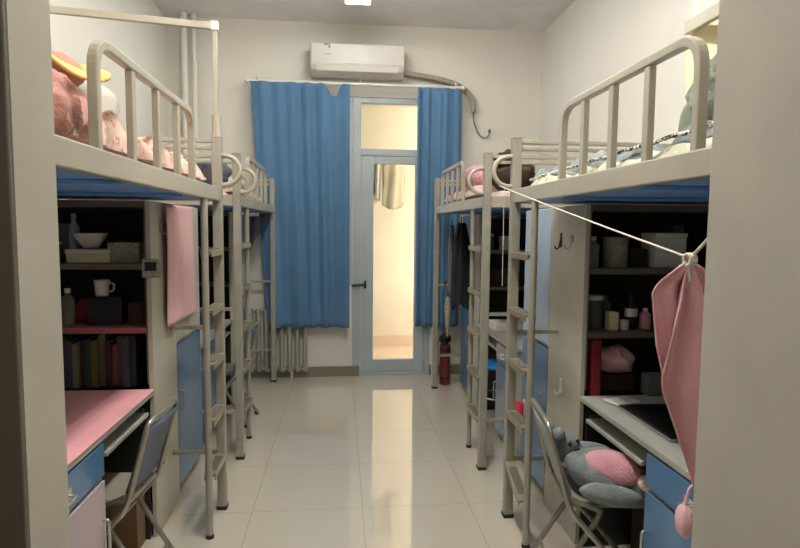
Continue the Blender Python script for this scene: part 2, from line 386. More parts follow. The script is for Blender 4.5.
# ------------------------------------------------------------------ curtains and rod
YC = 5.84
rod = thing('curtain_rod', 'white curtain rod running above window and balcony door', 'curtain rod', (0.17, YC, 2.965))
obj('rod', tube(nb(), [(-1.08, 0, 0), (1.06, 0, 0.0)], 0.016, 12), 'white', rod, smooth=True)
for x in (-1.08, 1.06): obj('finial', blob(nb(), (x, 0, 0), (.024, .024, .024)), 'white', rod, smooth=True)
for x in (-1.0, 0.02, .98):
    b = nb(); tube(b, bend([(x, 0, .014), (x, 0, .05), (x, .105, .05)], .02), .008); obj('bracket', b, 'white', rod, smooth=True)
def curtain(name, x0, x1, zt, zb, folds, label, topf=None, xoff=None, seed=0, amp=.034):
    def fn(u, v):
        x = x0 + (x1 - x0) * u
        zz = zt + (topf(u) if topf else 0)
        z = zz + (zb - zz) * v
        ph = folds * 2 * PI * u + 1.2 * math.sin(3 * u * PI + seed) + 0.25 * math.sin(v * 2.2 + u * 6)
        a = amp * (0.55 + 0.45 * v) * (0.6 + 0.5 * noise.noise(Vector((u * 5, v * 1.2, seed))))
        y = -.035 + a * math.sin(ph) + .018 * noise.noise(Vector((u * 13, v * .9, seed + 5))) 
        if xoff: x += xoff(u, v)
        return (x, y, z + 0.004 * math.sin(ph * 1.0 + 1) * v)
    b = grid(nb(), fn, 170, 40)
    o = obj(name, b, 'curtain', smooth=True, solid=0.003, loc=(0, YC, 0), recalc=False)
    return tag(o, label, 'curtain', 'blue curtains')
def tf(u):
    d = abs(u - 0.845)
    return -0.13 * (0.5 + 0.5 * math.cos(PI * min(1, d / (.13 if u < .845 else .09))))
curtain('curtain', -.875, .085, 2.955, 0.54, 5, 'wide blue curtain with a sagging gap in its top hem, left of the door', tf,
        lambda u, v: (1 - u) * (.13 * v + 0.02 * v * v) , 1.0)
curtain('curtain', .757, 1.21, 2.945, 0.54, 3, 'narrow blue curtain gathered at the right of the balcony door', None,
        lambda u, v: -.0 * v, 4.0, amp=.032)

# ------------------------------------------------------------------ air conditioner
ac = thing('air_conditioner', 'white wall mounted split air conditioner above the curtain rod', 'air conditioner', (.16, YB, 3.03))
pr = [(0, 0.0), (-.10, 0.0), (-.19, .045), (-.215, .09), (-.215, .285), (-.20, .298), (0, .298)]
b = nb()
for s in (-1, 1):
    pass
va = [b.verts.new((-.452, y, z)) for y, z in pr]; vb = [b.verts.new((.452, y, z)) for y, z in pr]
for i in range(len(pr)):
    j = (i + 1) % len(pr); b.faces.new((va[i], va[j], vb[j], vb[i]))
b.faces.new(va[::-1]); b.faces.new(vb)
obj('housing', b, 'acplastic', ac, bevel=.006)
obj('front_panel', box(nb(), -.44, .44, -.221, -.214, .10, .288), 'acplastic', ac, bevel=.003)
b = nb(); v = [b.verts.new(p) for p in ((-.40, -.195, .036), (.40, -.195, .036), (.40, -.216, .083), (-.40, -.216, .083))]; b.faces.new(v)
obj('air_flap', b, 'whitematt', ac, solid=.006)
b = nb(); box(b, -.325, -.285, -.2228, -.2212, .268, .282); box(b, -.280, -.265, -.2228, -.2212, .268, .282); box(b, -.285, -.262, -.2228, -.2212, .246, .262); obj('energy_label', b, 'grey', ac)
b = nb()
for k in range(5): box(b, -.325 + k * .014, -.315 + k * .014, -.2228, -.2212, .180, .187)
obj('small_print', b, 'grey', ac)
b = nb()
P = [(.63, 5.90, 3.10), (.80, 5.90, 3.085), (1.0, 5.90, 3.055), (1.18, 5.90, 3.01), (1.30, 5.90, 2.93), (1.345, 5.90, 2.83), (1.35, 5.90, 2.74)]
Q = []
for i in range(len(P) - 1):
    for k in range(6): Q.append(Vector(P[i]).lerp(Vector(P[i + 1]), k / 6))
Q.append(Vector(P[-1]))
for it in range(6):
    for i in range(1, len(Q) - 1): Q[i] = (Q[i - 1] + Q[i] * 2 + Q[i + 1]) / 4
tag(obj('refrigerant_pipe', tube(b, Q, .028, 14), 'greywrap', smooth=True), 'grey wrapped pipe curving right and down from the air conditioner', 'pipe')
wr = thing('power_cable', 'thin grey cable with a hooked end hanging below the wrapped pipe', 'cable', (1.35, 5.93, 2.5))
W = bend([(0, -.03, .235), (.005, -.01, .15), (.06, 0, .03), (.11, 0, -.015), (.17, 0, .0), (.18, 0, .06)], .04)
obj('wire', tube(nb(), W, .006, 8), 'grey', wr, smooth=True)
obj('connector', blob(nb(), (.18, 0, .06), (.014, .012, .02)), 'grey', wr, smooth=True)

# ------------------------------------------------------------------ lamps
def batten(y, L, label, tm):
    t = thing('ceiling_lamp', label, 'lamp', (.145, y, ZC - .0))
    obj('lamp_body', box(nb(), -.12, .12, -L / 2, L / 2, -.045, -.002), 'white', t, bevel=.006)
    for x in (-.08, 0, .08):
        obj('lamp_tube', tube(nb(), [(x, -L / 2 + .03, -.062), (x, L / 2 - .03, -.062)], .013, 10), tm, t, smooth=True)
    for s in (-1, 1): obj('tube_holder', box(nb(), -.11, .11, s * (L / 2 - .015) - .012, s * (L / 2 - .015) + .012, -.08, -.045), 'white', t)
batten(4.65, 1.2, 'white ceiling lamp with three glowing tubes nearer the air conditioner', 'tube')
batten(2.15, 1.2, 'white ceiling lamp with three glowing tubes above the nearer beds', 'tube_near')
t = thing('balcony_fill_lamp', 'round white ceiling lamp added out of view to brighten the balcony', 'lamp', (1.6, 6.55, 3.1))  # added out of view to brighten the balcony
obj('fill_lamp_dome', lathe(nb(), [(0, -.075), (.08, -.07), (.13, -.04), (.15, -.005), (.15, 0)], s=24), 'tube_b', t, smooth=True)
l = bpy.data.lights.new('balcony_fill', 'POINT'); l.energy = 26; l.color = (1, .95, .88); l.shadow_soft_size = .12
lo = bpy.data.objects.new('balcony_fill', l); C.objects.link(lo); lo.parent = t; lo.location = (0, 0, -.22)
t = thing('balcony_wall_fill_lamp', 'round unseen lamp added low on the balcony wall to even out its light', 'lamp', (1.55, 6.151, 1.1)); t.rotation_euler = (PI / 2, 0, 0)  # unseen second lamp, added to even the light down the balcony wall
obj('fill_lamp_dome', lathe(nb(), [(0, -.075), (.08, -.07), (.13, -.04), (.15, -.005), (.15, 0)], s=24), 'tube_b', t, smooth=True)
l = bpy.data.lights.new('balcony_wall_fill', 'POINT'); l.energy = 32; l.color = (1, .95, .88); l.shadow_soft_size = .12
lo = bpy.data.objects.new('balcony_wall_fill', l); C.objects.link(lo); lo.parent = t; lo.location = (0, 0, -.22)
# fill lamp added in the corridor behind the viewpoint to light the jambs
t = thing('corridor_fill_lamp', 'round unseen ceiling lamp added in the corridor to light the door jambs', 'lamp', (.2, -.6, 2.7))
obj('fill_lamp_dome', lathe(nb(), [(0, -.075), (.08, -.07), (.13, -.04), (.15, -.005), (.15, 0)], s=24), 'tube_b', t, smooth=True)
l = bpy.data.lights.new('corridor_fill', 'POINT'); l.energy = 9; l.color = (1, .93, .82); l.shadow_soft_size = .12
lo = bpy.data.objects.new('corridor_fill', l); C.objects.link(lo); lo.parent = t; lo.location = (0, 0, -.2)

# ------------------------------------------------------------------ loft beds
RUNGS = (0.31, 0.585, 0.865, 1.135, 1.425)
def loft_bed(org, su, sv, L, Wd, lad, g0, g1, label, broken=False, vc=None):
    t = thing('loft_bed', label, 'bed', (org[0], org[1], 0), 0, 'metal loft beds')
    def B(bm, u0, u1, v0, v1, z0, z1): return box(bm, sv * v0, sv * v1, su * u0, su * u1, z0, z1)
    def P(u, v, z): return (sv * v, su * u, z)
    for (u, v) in ((0, 0), (0, Wd), (L, 0), (L, Wd)):
        b = nb(); cut = vc and u == 0 and v > 0
        B(b, u - .024, u + .024, v - .024, v + .024, 1.682 if cut else .012, 2.015)
        p = obj('post', b, 'steel', t, bevel=.006)
        b = nb(); B(b, u - .027, u + .027, v - .027, v + .027, 1.6735 if cut else 0, 1.684 if cut else .02); obj('foot_cap', b, 'cap', p)
        b = nb(); B(b, u - .025, u + .025, v - .025, v + .025, 2.012, 2.022); obj('top_cap', b, 'steel', p, bevel=.004)
    for v in (0, Wd):
        b = nb(); B(b, .025, L - .025, v - .016, v + .016, 1.685, 1.757)
        obj('side_rail', b, 'rail', t, bevel=.005)
    for u in (0, L):
        b = nb()
        for z, h in ((2.0, .022), (1.965, .02)): B(b, u - .012, u + .012, .025, Wd - .025, z - h / 2, z + h / 2)
        B(b, u - .015, u + .015, .025, Wd - .025, 1.685, 1.757)
        obj('end_rail', b, 'rail', t, bevel=.004)
        ve = vc if (vc and u == 0) else Wd - .025
        b = nb(); B(b, u - .010, u + .010, .025, ve, 1.0, 1.022); obj('stretcher', b, 'steel', t, bevel=.003)
        b = nb(); B(b, u - .010, u + .010, .025, ve, .31, .332); obj('stretcher', b, 'steel', t, bevel=.003)
    b = nb(); B(b, .026, L - .026, .017, Wd - .017, 1.69, 1.708); obj('bed_board', b, 'board', t)
    for k in range(2):
        uu = .62 + (L - 1.24) * k
        b = nb(); B(b, uu - .018, uu + .018, .018, Wd - .018, 1.675, 1.689); obj('cross_bar', b, 'board', t, bevel=.003)
    # guard rail : flat tube arch and three inner uprights
    b = nb(); pts = bend([P(g0, 0, 1.75), P(g0, 0, 2.045), P(g1, 0, 2.045), P(g1, 0, 1.75)], .09, 8)
    sweep(b, pts, rect(.028, .028)[::1], up=Vector((1, 0, 0)))
    gr = obj('guard_rail', b, 'rail', t, bevel=.004)
    for k in range(1, 4):
        u = g0 + (g1 - g0) * k / 4 - .02
        b = nb(); B(b, u - .016, u + .016, -.011, .011, 1.75, 2.03); obj('upright', b, 'rail', gr, bevel=.003)
    # ladder : thin round leg beside the post, treads between
    ld = obj('ladder_leg', tube(nb(), [P(lad, 0, .015), P(lad, 0, 1.69)], .017, 12), 'steel', t, smooth=True)
    obj('foot_cap', tube(nb(), [P(lad, 0, 0), P(lad, 0, .02)], .02, 12), 'cap', ld, smooth=True)
    for i, z in enumerate(RUNGS):
        b = nb(); B(b, .026, lad - .012, -.028, .022, z, z + .012); B(b, .026, lad - .012, -.031, -.024, z - .02, z + .012)
        B(b, .026, lad - .012, .018, .025, z - .02, z + .012)
        o = obj('rung', b, 'rung', t, bevel=.002)
        b = nb(); B(b, .07, lad - .06, -.024, .018, z + .012, z + .015); obj('anti_slip_strip', b, 'grip', o)
        if broken and i == 0:
            o.rotation_euler = (su * 0.0, 0, 0)
            piv = Vector(P(.02, 0, z)); R = Matrix.Rotation(su * -0.36, 4, 'X')
            o.matrix_local = Matrix.Translation(piv) @ R @ Matrix.Translation(-piv)
    # D shaped grab ring on the ladder end post, turned to the aisle
    pts = [P(0, -.024, 1.925)]
    for k in range(15):
        a = PI / 2 + PI * k / 14; pts.append(P(0, -.035 + .082 * math.cos(a), 1.848 + .077 * math.sin(a)))
    pts.append(P(0, -.024, 1.771))
    obj('grab_ring', tube(nb(), pts, .0125, 12), 'rail', t, smooth=True)
    return t
WL, WR = .99, 1.11
bR1 = loft_bed((.90, 2.93), -1, 1, 1.86, WR, .31, .63, 1.535, 'nearer right metal loft bed with green floral quilt, cord tied to its ring', True, .248)
bL1 = loft_bed((-.65, 3.15), -1, -1, 1.94, WL, .31, .52, 1.52, 'nearer left metal loft bed with pink floral quilt and tall canopy pole', vc=.258)
bR2 = loft_bed((.907, 3.545), 1, 1, 1.885, WR, .37, .72, 1.60, 'far right metal loft bed by the narrow curtain, dark coat hanging below')
bL2 = loft_bed((-.67, 3.84), 1, -1, 1.935, WL, .37, .42, 1.42, 'far left metal loft bed in front of the wide curtain and radiator')

# canopy frames
t = thing('canopy_frame', 'tall white canopy pole with a cross bar rising over the near left bed', 'bed canopy frame', (-.65, 3.15, 2.022))
obj('pole', box(nb(), -.012, .012, -.012, .012, .0, .57), 'rail', t, bevel=.003)
obj('pole_sleeve', tube(nb(), bend([(0, 0, 0), (0, 0, .11)], .01), .024, 12), 'rail', t, smooth=True)
b = nb(); sweep(b, [(.012, 0, .56), (-.985, -.06, .60)], rect(.028, .034)); obj('cross_bar', b, 'rail', t, bevel=.003)
obj('joint', box(nb(), -.018, .018, -.018, .018, .538, .585), 'whitematt', t, bevel=.003)
t = thing('canopy_frame', 'white canopy bar over the near right bed with yellow cloth', 'bed canopy frame', (1.30, 1.32, 1.80))
obj('rail_bar', box(nb(), -.012, .012, -.02, .80, .49, .54), 'rail', t, bevel=.003)
obj('pole', box(nb(), -.012, .012, -.02, .012, .1, .50), 'whitematt', t, bevel=.003)
def yc(u, v):
    return (.015 + .022 * math.sin(u * 16 + v * 2) + .01 * math.sin(v * 7), -.02 + .83 * u - .02 * math.sin(v * 6) * (u > .95), 1.02 - (0.90 + .05 * math.sin(u * 9)) * v)
o = obj('yellow_cloth', grid(nb(), yc, 50, 30), 'yellow', smooth=True, solid=.004, loc=(1.335, 1.32, 1.84), recalc=False)
tag(o, 'pale yellow cloth hanging behind the white bar at the top right', 'cloth')

# ------------------------------------------------------------------ bedding
def matt(name, bed, x0, x1, y0, y1, z, h, m, label):
    o = obj(name, soft(nb(), x0, x1, y0, y1, z, h, .03, .004, 10, 12, 40, seed=x0), m, smooth=True); return tag(o, label, 'mattress')
matt('mattress', None, -.685, -1.62, 1.24, 3.11, 1.71, .092, 'plastic_wrap', 'mattress in a shiny pale cover on the near left bed')
matt('mattress', None, .93, 1.97, 1.10, 2.89, 1.71, .06, 'floralgreen', 'mattress with yellow green floral sheet on the near right bed')
matt('mattress', None, -.70, -1.64, 3.88, 5.73, 1.71, .075, 'pillow', 'mattress with white sheet on the far left bed')
matt('mattress', None, .94, 1.98, 3.59, 5.39, 1.71, .085, 'floralpale', 'mattress with pale pink floral sheet on the far right bed')
# near left quilt
q = obj('quilt', soft(nb(), -.700, -1.55, 1.62, 3.09, 1.790, .05, .05, .055, 11, 60, 120, seed=2, edge_amp=.03, hf=lambda x, y: .045 * max(0, min(1, (2.6 - y) / .7))), 'floralpink', smooth=True)
tag(q, 'rumpled pink floral quilt spread over the near left bed', 'quilt')
# rose fleece heap by the doorway
b = nb(); blob(b, (-.80, 1.68, 1.865), (.11, .18, .10), (0, .3, .1), .16, 4, 56, seed=1)
for v in b.verts:
    a = math.atan2(v.co.y - 1.70, v.co.x + .80); dz = max(0, 1.95 - v.co.z)
    v.co += Vector((math.cos(a), math.sin(a), 0)) * (.007 * math.sin(a * 17 + 9 * v.co.z) + .10 * dz)
    if v.co.z < 1.785: v.co.z = 1.785 + (v.co.z - 1.785) * .1
tag(obj('fleece_blanket', b, 'rosefur', smooth=True), 'bunched rose pink fleece blanket heaped on the near left bed by the doorway', 'blanket')
t = thing('sun_hat', 'floppy orange yellow brimmed hat lying behind the rose fleece', 'hat', (-.855, 1.93, 2.06)); t.rotation_euler = (.10, .52, .0)
def brim(bm):
    grid(bm, lambda u, v: ((.05 + .08 * v) * math.cos(2 * PI * u), (.05 + .08 * v) * math.sin(2 * PI * u), .02 * math.sin(4 * PI * u) * v + .01 * v), 40, 6)
    return bm
obj('brim', brim(nb()), 'orange', t, smooth=True, solid=.008)
obj('crown', blob(nb(), (0, 0, -.03), (.07, .07, .05), amp=.1), 'brownfelt', t, smooth=True)
def cushion(name, c, r, rot, m, label, cat='cushion', amp=.12, seed=0):
    b = nb(); res = bmesh.ops.create_uvsphere(b, u_segments=32, v_segments=18, radius=1)
    for v in b.verts:
        p = v.co
        sx = math.copysign(abs(p.x) ** .55, p.x); sy = math.copysign(abs(p.y) ** .55, p.y); k = (max(abs(sx), abs(sy)))
        q = Vector((sx * r[0], sy * r[1], p.z * r[2])) * (1 + amp * noise.noise(p * 2 + Vector((seed, 0, 0))))
        v.co = q
    o = obj(name, b, m, smooth=True); o.location = c; o.rotation_euler = rot
    return tag(o, label, cat)
cushion('cushion', (-.86, 2.08, 1.945), (.10, .12, .05), (0.9, .3, .5), 'greysoft', 'small grey cushion propped behind the near left guard rail', seed=3)
# near right quilt : blue grey with striped piping
q = thing('quilt', 'blue grey quilt with striped piping on the near right bed', 'quilt', (0, 0, 0))
obj('quilt_cover', soft(nb(), .955, 1.9, 1.12, 2.86, 1.765, .045, .05, .05, 8, 60, 110, seed=9, hf=lambda x, y: .008 * (2.9 - y) / 1.8, edge_amp=.02), 'bluegrey', q, smooth=True)
b = nb(); pts = [(.945 + .004 * math.sin(k), 1.12 + 1.72 * k / 40, 1.80 + .03 * (1 - k / 40) + .006 * noise.noise(Vector((k * .5, 0, 0)))) for k in range(41)]
obj('piping', tube(b, pts, .0065, 8), 'piping', q, smooth=True)
q2 = obj('quilt', soft(nb(), .925, 1.35, 1.30, 2.80, 1.755, .03, .03, .022, 9, 24, 70, seed=19, edge_amp=.015), 'floralgreen', smooth=True)
tag(q2, 'cream quilt with yellow green flowers under the blue grey quilt, near right', 'quilt')
# grey green bag propped near the doorway on the right bed
b = nb(); blob(b, (1.28, 1.86, 2.0), (.085, .12, .14), (0, 0, 0), .5, 6, 36, seed=7)
blob(b, (1.215, 1.93, 1.94), (.025, .05, .075), (.5, 0, 0), .4, 4, 16, seed=2)
tag(obj('soft_bag', b, 'greenbag', smooth=True), 'slumped grey green fabric bag on the near right bed beside the wall edge', 'bag')
# far right bed
q = obj('quilt', soft(nb(), .935, 1.8, 3.95, 5.2, 1.79, .05, .06, .05, 6, 36, 60, seed=12, edge_amp=.02), 'floralpale', smooth=True)
tag(q, 'thin pale pink floral quilt spread on the far right bed', 'quilt')
cushion('pillow', (1.12, 4.35, 1.93), (.16, .26, .10), (0, .1, .1), 'floralrose', 'rose floral pillow on the far right bed behind the grab ring', 'pillow', seed=5)
b = nb(); blob(b, (1.16, 3.86, 1.92), (.16, .15, .11), (0, 0, 0), .3, 4, 26, seed=8); blob(b, (1.10, 3.80, 2.02), (.09, .10, .05), (0, 0, 0), .4, 4, 20, seed=1)
tag(obj('folded_coat', b, 'darkbrown', smooth=True), 'dark brown bundled coat at the near end of the far right bed', 'coat')
# far left bed
cushion('pillow', (-.86, 4.45, 1.87), (.14, .24, .08), (0, -.15, .05), 'pillow', 'white pillow on the far left bed behind the guard rail', 'pillow', seed=6)
q = obj('quilt', soft(nb(), -.70, -1.5, 3.95, 5.3, 1.78, .03, .06, .04, 6, 36, 60, seed=14), 'floralpale', smooth=True)
tag(q, 'pale floral quilt lying flat on the far left bed', 'quilt')
b = nb(); blob(b, (-.86, 4.0, 1.90), (.12, .10, .09), (0, 0, 0), .4, 4, 22, seed=11)
tag(obj('toy_bundle', b, 'greycloth', smooth=True), 'small grey soft bundle on the near end of the far left bed', 'cloth')

# ------------------------------------------------------------------ wardrobes, shelf towers, desks
def unit(sx, xf, xw, yd0, yk, yt, yw, ye, where, pinkdesk=False, lower='blue', upper='paleblue'):
    """sx=+1 right side. xf front plane, xw wall; desk yd0..yt (pedestal yd0..yk), tower yt..yw, wardrobe yw..ye"""
    xb = xw - sx * .005
    # wardrobe
    t = thing('wardrobe', 'tall wardrobe with %s lower door %s' % (lower, where), 'wardrobe', ((xf + xb) / 2, (yw + ye) / 2, 0), 0, 'wardrobes')
    X = lambda x: x - (xf + xb) / 2; Yy = lambda y: y - (yw + ye) / 2
    b = nb(); i = xf + sx * .02
    box(b, X(i), X(xb), Yy(yw + .002), Yy(ye), .06, 1.672); box(b, X(i + sx * .03), X(xb), Yy(yw + .02), Yy(ye - .02), 0, .06)
    obj('body', b, 'beige', t, bevel=.002)
    ym = (yw + ye) / 2
    dl = obj('lower_door', box(nb(), X(xf), X(i - sx * .001), Yy(yw + .008), Yy(ye - .006), .07, .885), lower, t, bevel=.003)
    hb = nb(); hy = yw + .05; tube(hb, bend([(X(xf), Yy(hy), .50), (X(xf - sx * .025), Yy(hy), .50), (X(xf - sx * .025), Yy(hy), .62), (X(xf), Yy(hy), .62)], .01), .005, 8)
    obj('door_handle', hb, 'chrome', dl, smooth=True)
    for a, c, hy in ((yw + .008, ym - .002, ym - .03), (ym + .002, ye - .006, ym + .03)):
        du = obj('upper_door', box(nb(), X(xf), X(i - sx * .001), Yy(a), Yy(c), .905, 1.666), upper, t, bevel=.003)
        hb = nb(); tube(hb, bend([(X(xf), Yy(hy), 1.2), (X(xf - sx * .022), Yy(hy), 1.2), (X(xf - sx * .022), Yy(hy), 1.29), (X(xf), Yy(hy), 1.29)], .01), .004, 8)
        obj('door_handle', hb, 'chrome', du, smooth=True)
    # shelf tower, open towards the desk
    t = thing('shelf_tower', 'open shelf tower %s, its shelves facing the doorway' % where, 'shelf', ((xf + xb) / 2, (yt + yw) / 2, 0), 0, 'shelf towers')
    Yy = lambda y: y - (yt + yw) / 2
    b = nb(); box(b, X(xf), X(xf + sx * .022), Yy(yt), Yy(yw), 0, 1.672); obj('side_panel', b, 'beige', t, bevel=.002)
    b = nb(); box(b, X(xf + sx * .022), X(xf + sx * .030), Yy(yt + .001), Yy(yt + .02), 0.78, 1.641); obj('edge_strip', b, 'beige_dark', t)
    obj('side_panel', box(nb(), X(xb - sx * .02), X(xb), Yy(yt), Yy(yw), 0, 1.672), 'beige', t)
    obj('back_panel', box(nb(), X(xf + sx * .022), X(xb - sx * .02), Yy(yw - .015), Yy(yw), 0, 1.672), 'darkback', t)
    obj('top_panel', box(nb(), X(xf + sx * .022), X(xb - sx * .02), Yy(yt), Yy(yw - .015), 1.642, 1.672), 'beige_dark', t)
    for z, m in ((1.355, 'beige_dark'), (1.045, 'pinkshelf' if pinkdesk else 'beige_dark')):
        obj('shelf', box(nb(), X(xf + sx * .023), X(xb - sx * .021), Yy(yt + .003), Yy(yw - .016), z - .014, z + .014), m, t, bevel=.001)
    # desk
    t = thing('desk', 'desk with keyboard tray and drawer %s' % where, 'desk', ((xf + xb) / 2, (yd0 + yt) / 2, 0), 0, 'desks')
    Yy = lambda y: y - (yd0 + yt) / 2
    obj('desktop', box(nb(), X(xf), X(xb), Yy(yd0), Yy(yt - .002), .727, .752), 'desk', t, bevel=.003)
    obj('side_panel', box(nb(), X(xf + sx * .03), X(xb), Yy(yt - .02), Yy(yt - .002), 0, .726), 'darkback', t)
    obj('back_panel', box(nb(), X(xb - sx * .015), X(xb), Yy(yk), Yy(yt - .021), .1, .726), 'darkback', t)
    tr = obj('keyboard_tray', box(nb(), X(xf + sx * .015), X(xf + sx * .34), Yy(yk + .04), Yy(yt - .04), .635, .652), 'desk', t, bevel=.002)
    for ya, yb_ in ((yk + .02, yk + .039), (yt - .039, yt - .021)):
        obj('slide_rail', box(nb(), X(xf + sx * .04), X(xf + sx * .34), Yy(ya), Yy(yb_), .635, .665), 'grey', tr)
    b = nb(); box(b, X(xf + sx * .022), X(xf + sx * .5), Yy(yd0 + .02), Yy(yk), .05, .726); box(b, X(xf + sx * .04), X(xf + sx * .5), Yy(yd0 + .03), Yy(yk - .01), 0, .05)
    obj('pedestal', b, 'beige', t, bevel=.002)
    dr = obj('drawer_front', box(nb(), X(xf + sx * .004), X(xf + sx * .021), Yy(yd0 + .03), Yy(yk - .018), .585, .715), 'blue', t, bevel=.002)
    hy = (yd0 + yk) / 2
    hb = nb(); tube(hb, bend([(X(xf + sx * .004), Yy(hy - .06), .64), (X(xf - sx * .024), Yy(hy - .06), .64), (X(xf - sx * .024), Yy(hy + .06), .64), (X(xf + sx * .004), Yy(hy + .06), .64)], .012), .0065, 8)
    box(hb, X(xf - sx * .001), X(xf + sx * .003), Yy(hy - .075), Yy(hy + .075), .625, .668)
    obj('drawer_handle', hb, 'chrome', dr, smooth=True)
    dl = obj('pedestal_door', box(nb(), X(xf + sx * .004), X(xf + sx * .021), Yy(yd0 + .03), Yy(yk - .018), .06, .565), 'lilac' if pinkdesk else 'blue', t, bevel=.002)
    hy = yk - .05
    hb = nb(); tube(hb, bend([(X(xf + sx * .004), Yy(hy), .30), (X(xf - sx * .02), Yy(hy), .30), (X(xf - sx * .02), Yy(hy), .42), (X(xf + sx * .004), Yy(hy), .42)], .012), .0055, 8)
    obj('door_handle', hb, 'chrome', dl, smooth=True)
    return t
unit(1, 1.15, XR, 1.35, 2.03, 2.62, 3.06, 3.515, 'under the near right bed')
unit(-1, -.91, XL, 1.55, 2.29, 2.87, 3.27, 3.81, 'under the near left bed', True, upper='beige')
unit(1, 1.15, XR, 3.70, 4.15, 4.75, 5.0, 5.40, 'under the far right bed')
unit(-1, -.93, XL, 3.96, 4.4, 5.05, 5.3, 5.74, 'under the far left bed', upper='paleblue')

tag(obj('desk_mat', box(nb(), -.905, -1.60, 1.56, 2.865, .7525, .757), 'pinkmat', bevel=.002), 'pink mat covering the desk under the near left bed', 'desk mat')

# hanging pink panel at the left wardrobe
def hp(u, v): return (.006 * math.sin(u * 9) + .004 * math.sin(v * 5 + u * 4), .52 * u, 1.665 - .635 * v)
tag(obj('hanging_cloth', grid(nb(), hp, 40, 30), 'pinkhang', smooth=True, solid=.004, loc=(-.885, 3.045, 0), recalc=False), 'smooth pale pink cloth hanging in front of the left wardrobe upper doors', 'cloth')

# hooks and small fittings on the side panels
def hook(x, y, z, sx, m, label, rnd=False):
    t = thing('wall_hook', label, 'hook', (x, y, z))
    if rnd: obj('base_plate', tube(nb(), [(0, 0, 0), (-sx * .004, 0, 0)], .022, 20), m, t, smooth=True)
    else: obj('base_plate', box(nb(), 0, -sx * .004, -.014, .014, -.04, .035), m, t, bevel=.002)
    obj('hook_arm', tube(nb(), bend([(-sx * .004, 0, .0), (-sx * .012, 0, -.045), (-sx * .03, 0, -.05), (-sx * .034, 0, -.03)], .012), .004, 8), 'chrome' if rnd else m, t, smooth=True)
hook(1.1495, 2.92, 1.50, 1, 'black', 'black stick-on hook on the right shelf side panel')
hook(1.1495, 2.78, 1.505, 1, 'greywrap', 'round grey stick-on hook right of the black hook', True)
hook(1.1495, 2.86, .74, 1, 'white', 'white stick-on hook low on the right shelf side panel')
hook(-.9095, 3.02, 1.56, -1, 'greywrap', 'small hook high on the near left shelf side panel')
t = thing('clip_clock', 'small square dark faced clock clipped on the left shelf edge', 'clock', (-.905, 2.855, 1.35))
obj('case', box(nb(), -.04, .04, -.012, .012, -.045, .045), 'greywrap', t, bevel=.004)
obj('face', box(nb(), -.025, .028, -.0145, -.0122, -.012, .03), 'black', t)

# ------------------------------------------------------------------ items on shelves
def jar(x, y, z, r, h, m, lidm, label, cat='jar', group=None, neck=True):
    t = thing(cat.replace(' ', '_'), label, cat, (x, y, z), 0, group)
    if neck: prof = [(0, 0), (r * .95, 0), (r, .01), (r, h * .72), (r * .45, h * .82), (r * .4, h * .88), (0, h * .88)]
    else: prof = [(0, 0), (r * .95, 0), (r, .008), (r, h * .86), (0, h * .86)]
    obj('body', lathe(nb(), prof), m, t, smooth=True)
    obj('lid', lathe(nb(), [(0, 0), (r * (.46 if neck else 1.03), 0), (r * (.46 if neck else 1.03), h * .12), (0, h * .12)], z=h * (.88 if neck else .86)), lidm, t, smooth=True)
    return t
def bx(x, y, z, w, d, h, m, label, name='storage_box', cat='box', rz=0, lid=None):
    t = thing(name, label, cat, (x, y, z), rz)
    obj('body', box(nb(), -w / 2, w / 2, -d / 2, d / 2, 0, h), m, t, bevel=.004)
    if lid: obj('lid', box(nb(), -w / 2 - .003, w / 2 + .003, -d / 2 - .003, d / 2 + .003, h, h + .02), lid, t, bevel=.003)
    return t
zs, z2, zd = 1.370, 1.060, .7535
yR = 2.74
S = 'near right '
jar(1.245, yR, zs, .028, .15, 'greywrap', 'white', 'grey bottle standing first from the left on the near right top shelf', 'bottle')
jar(1.36, yR, zs, .06, .15, 'greywrap', 'greywrap', 'wide grey tub on the near right top shelf', 'jar', neck=False)
bx(1.47, yR + .03, zs, .09, .12, .09, 'darkbrown', 'dark brown box between tub and pale box, near right top shelf')
bx(1.61, yR, zs, .16, .14, .15, 'whitematt', 'pale square box on the near right top shelf above the pink towel', lid='white')
bx(1.72, yR + .1, zs + .0, .06, .1, .21, 'greycloth', 'narrow grey box right of the pale box, top shelf')
jar(1.255, yR, z2, .045, .17, 'glassjar', 'white', 'tall smoky jar with white lid on the right middle shelf', 'jar', neck=False)
jar(1.345, yR + .06, z2, .03, .16, 'greycloth', 'grey', 'tall grey bottle behind cream box, right middle shelf', 'bottle')
bx(1.335, yR - .04, z2, .05, .05, .09, 'yellow', 'small cream box on the right middle shelf')
jar(1.40, yR - .04, z2, .022, .05, 'white', 'white', 'tiny white cream pot on the right middle shelf', 'jar', neck=False)
t = jar(1.455, yR, z2, .03, .17, 'black', 'black', 'black bottle with white label on the right middle shelf', 'bottle')
obj('label_band', lathe(nb(), [(.0305, .06), (.031, .062), (.031, .10), (.0305, .102)]), 'white', t, smooth=True)
jar(1.53, yR, z2, .028, .10, 'pinkcloth', 'white', 'short pink bottle at the right of the middle shelf', 'bottle')
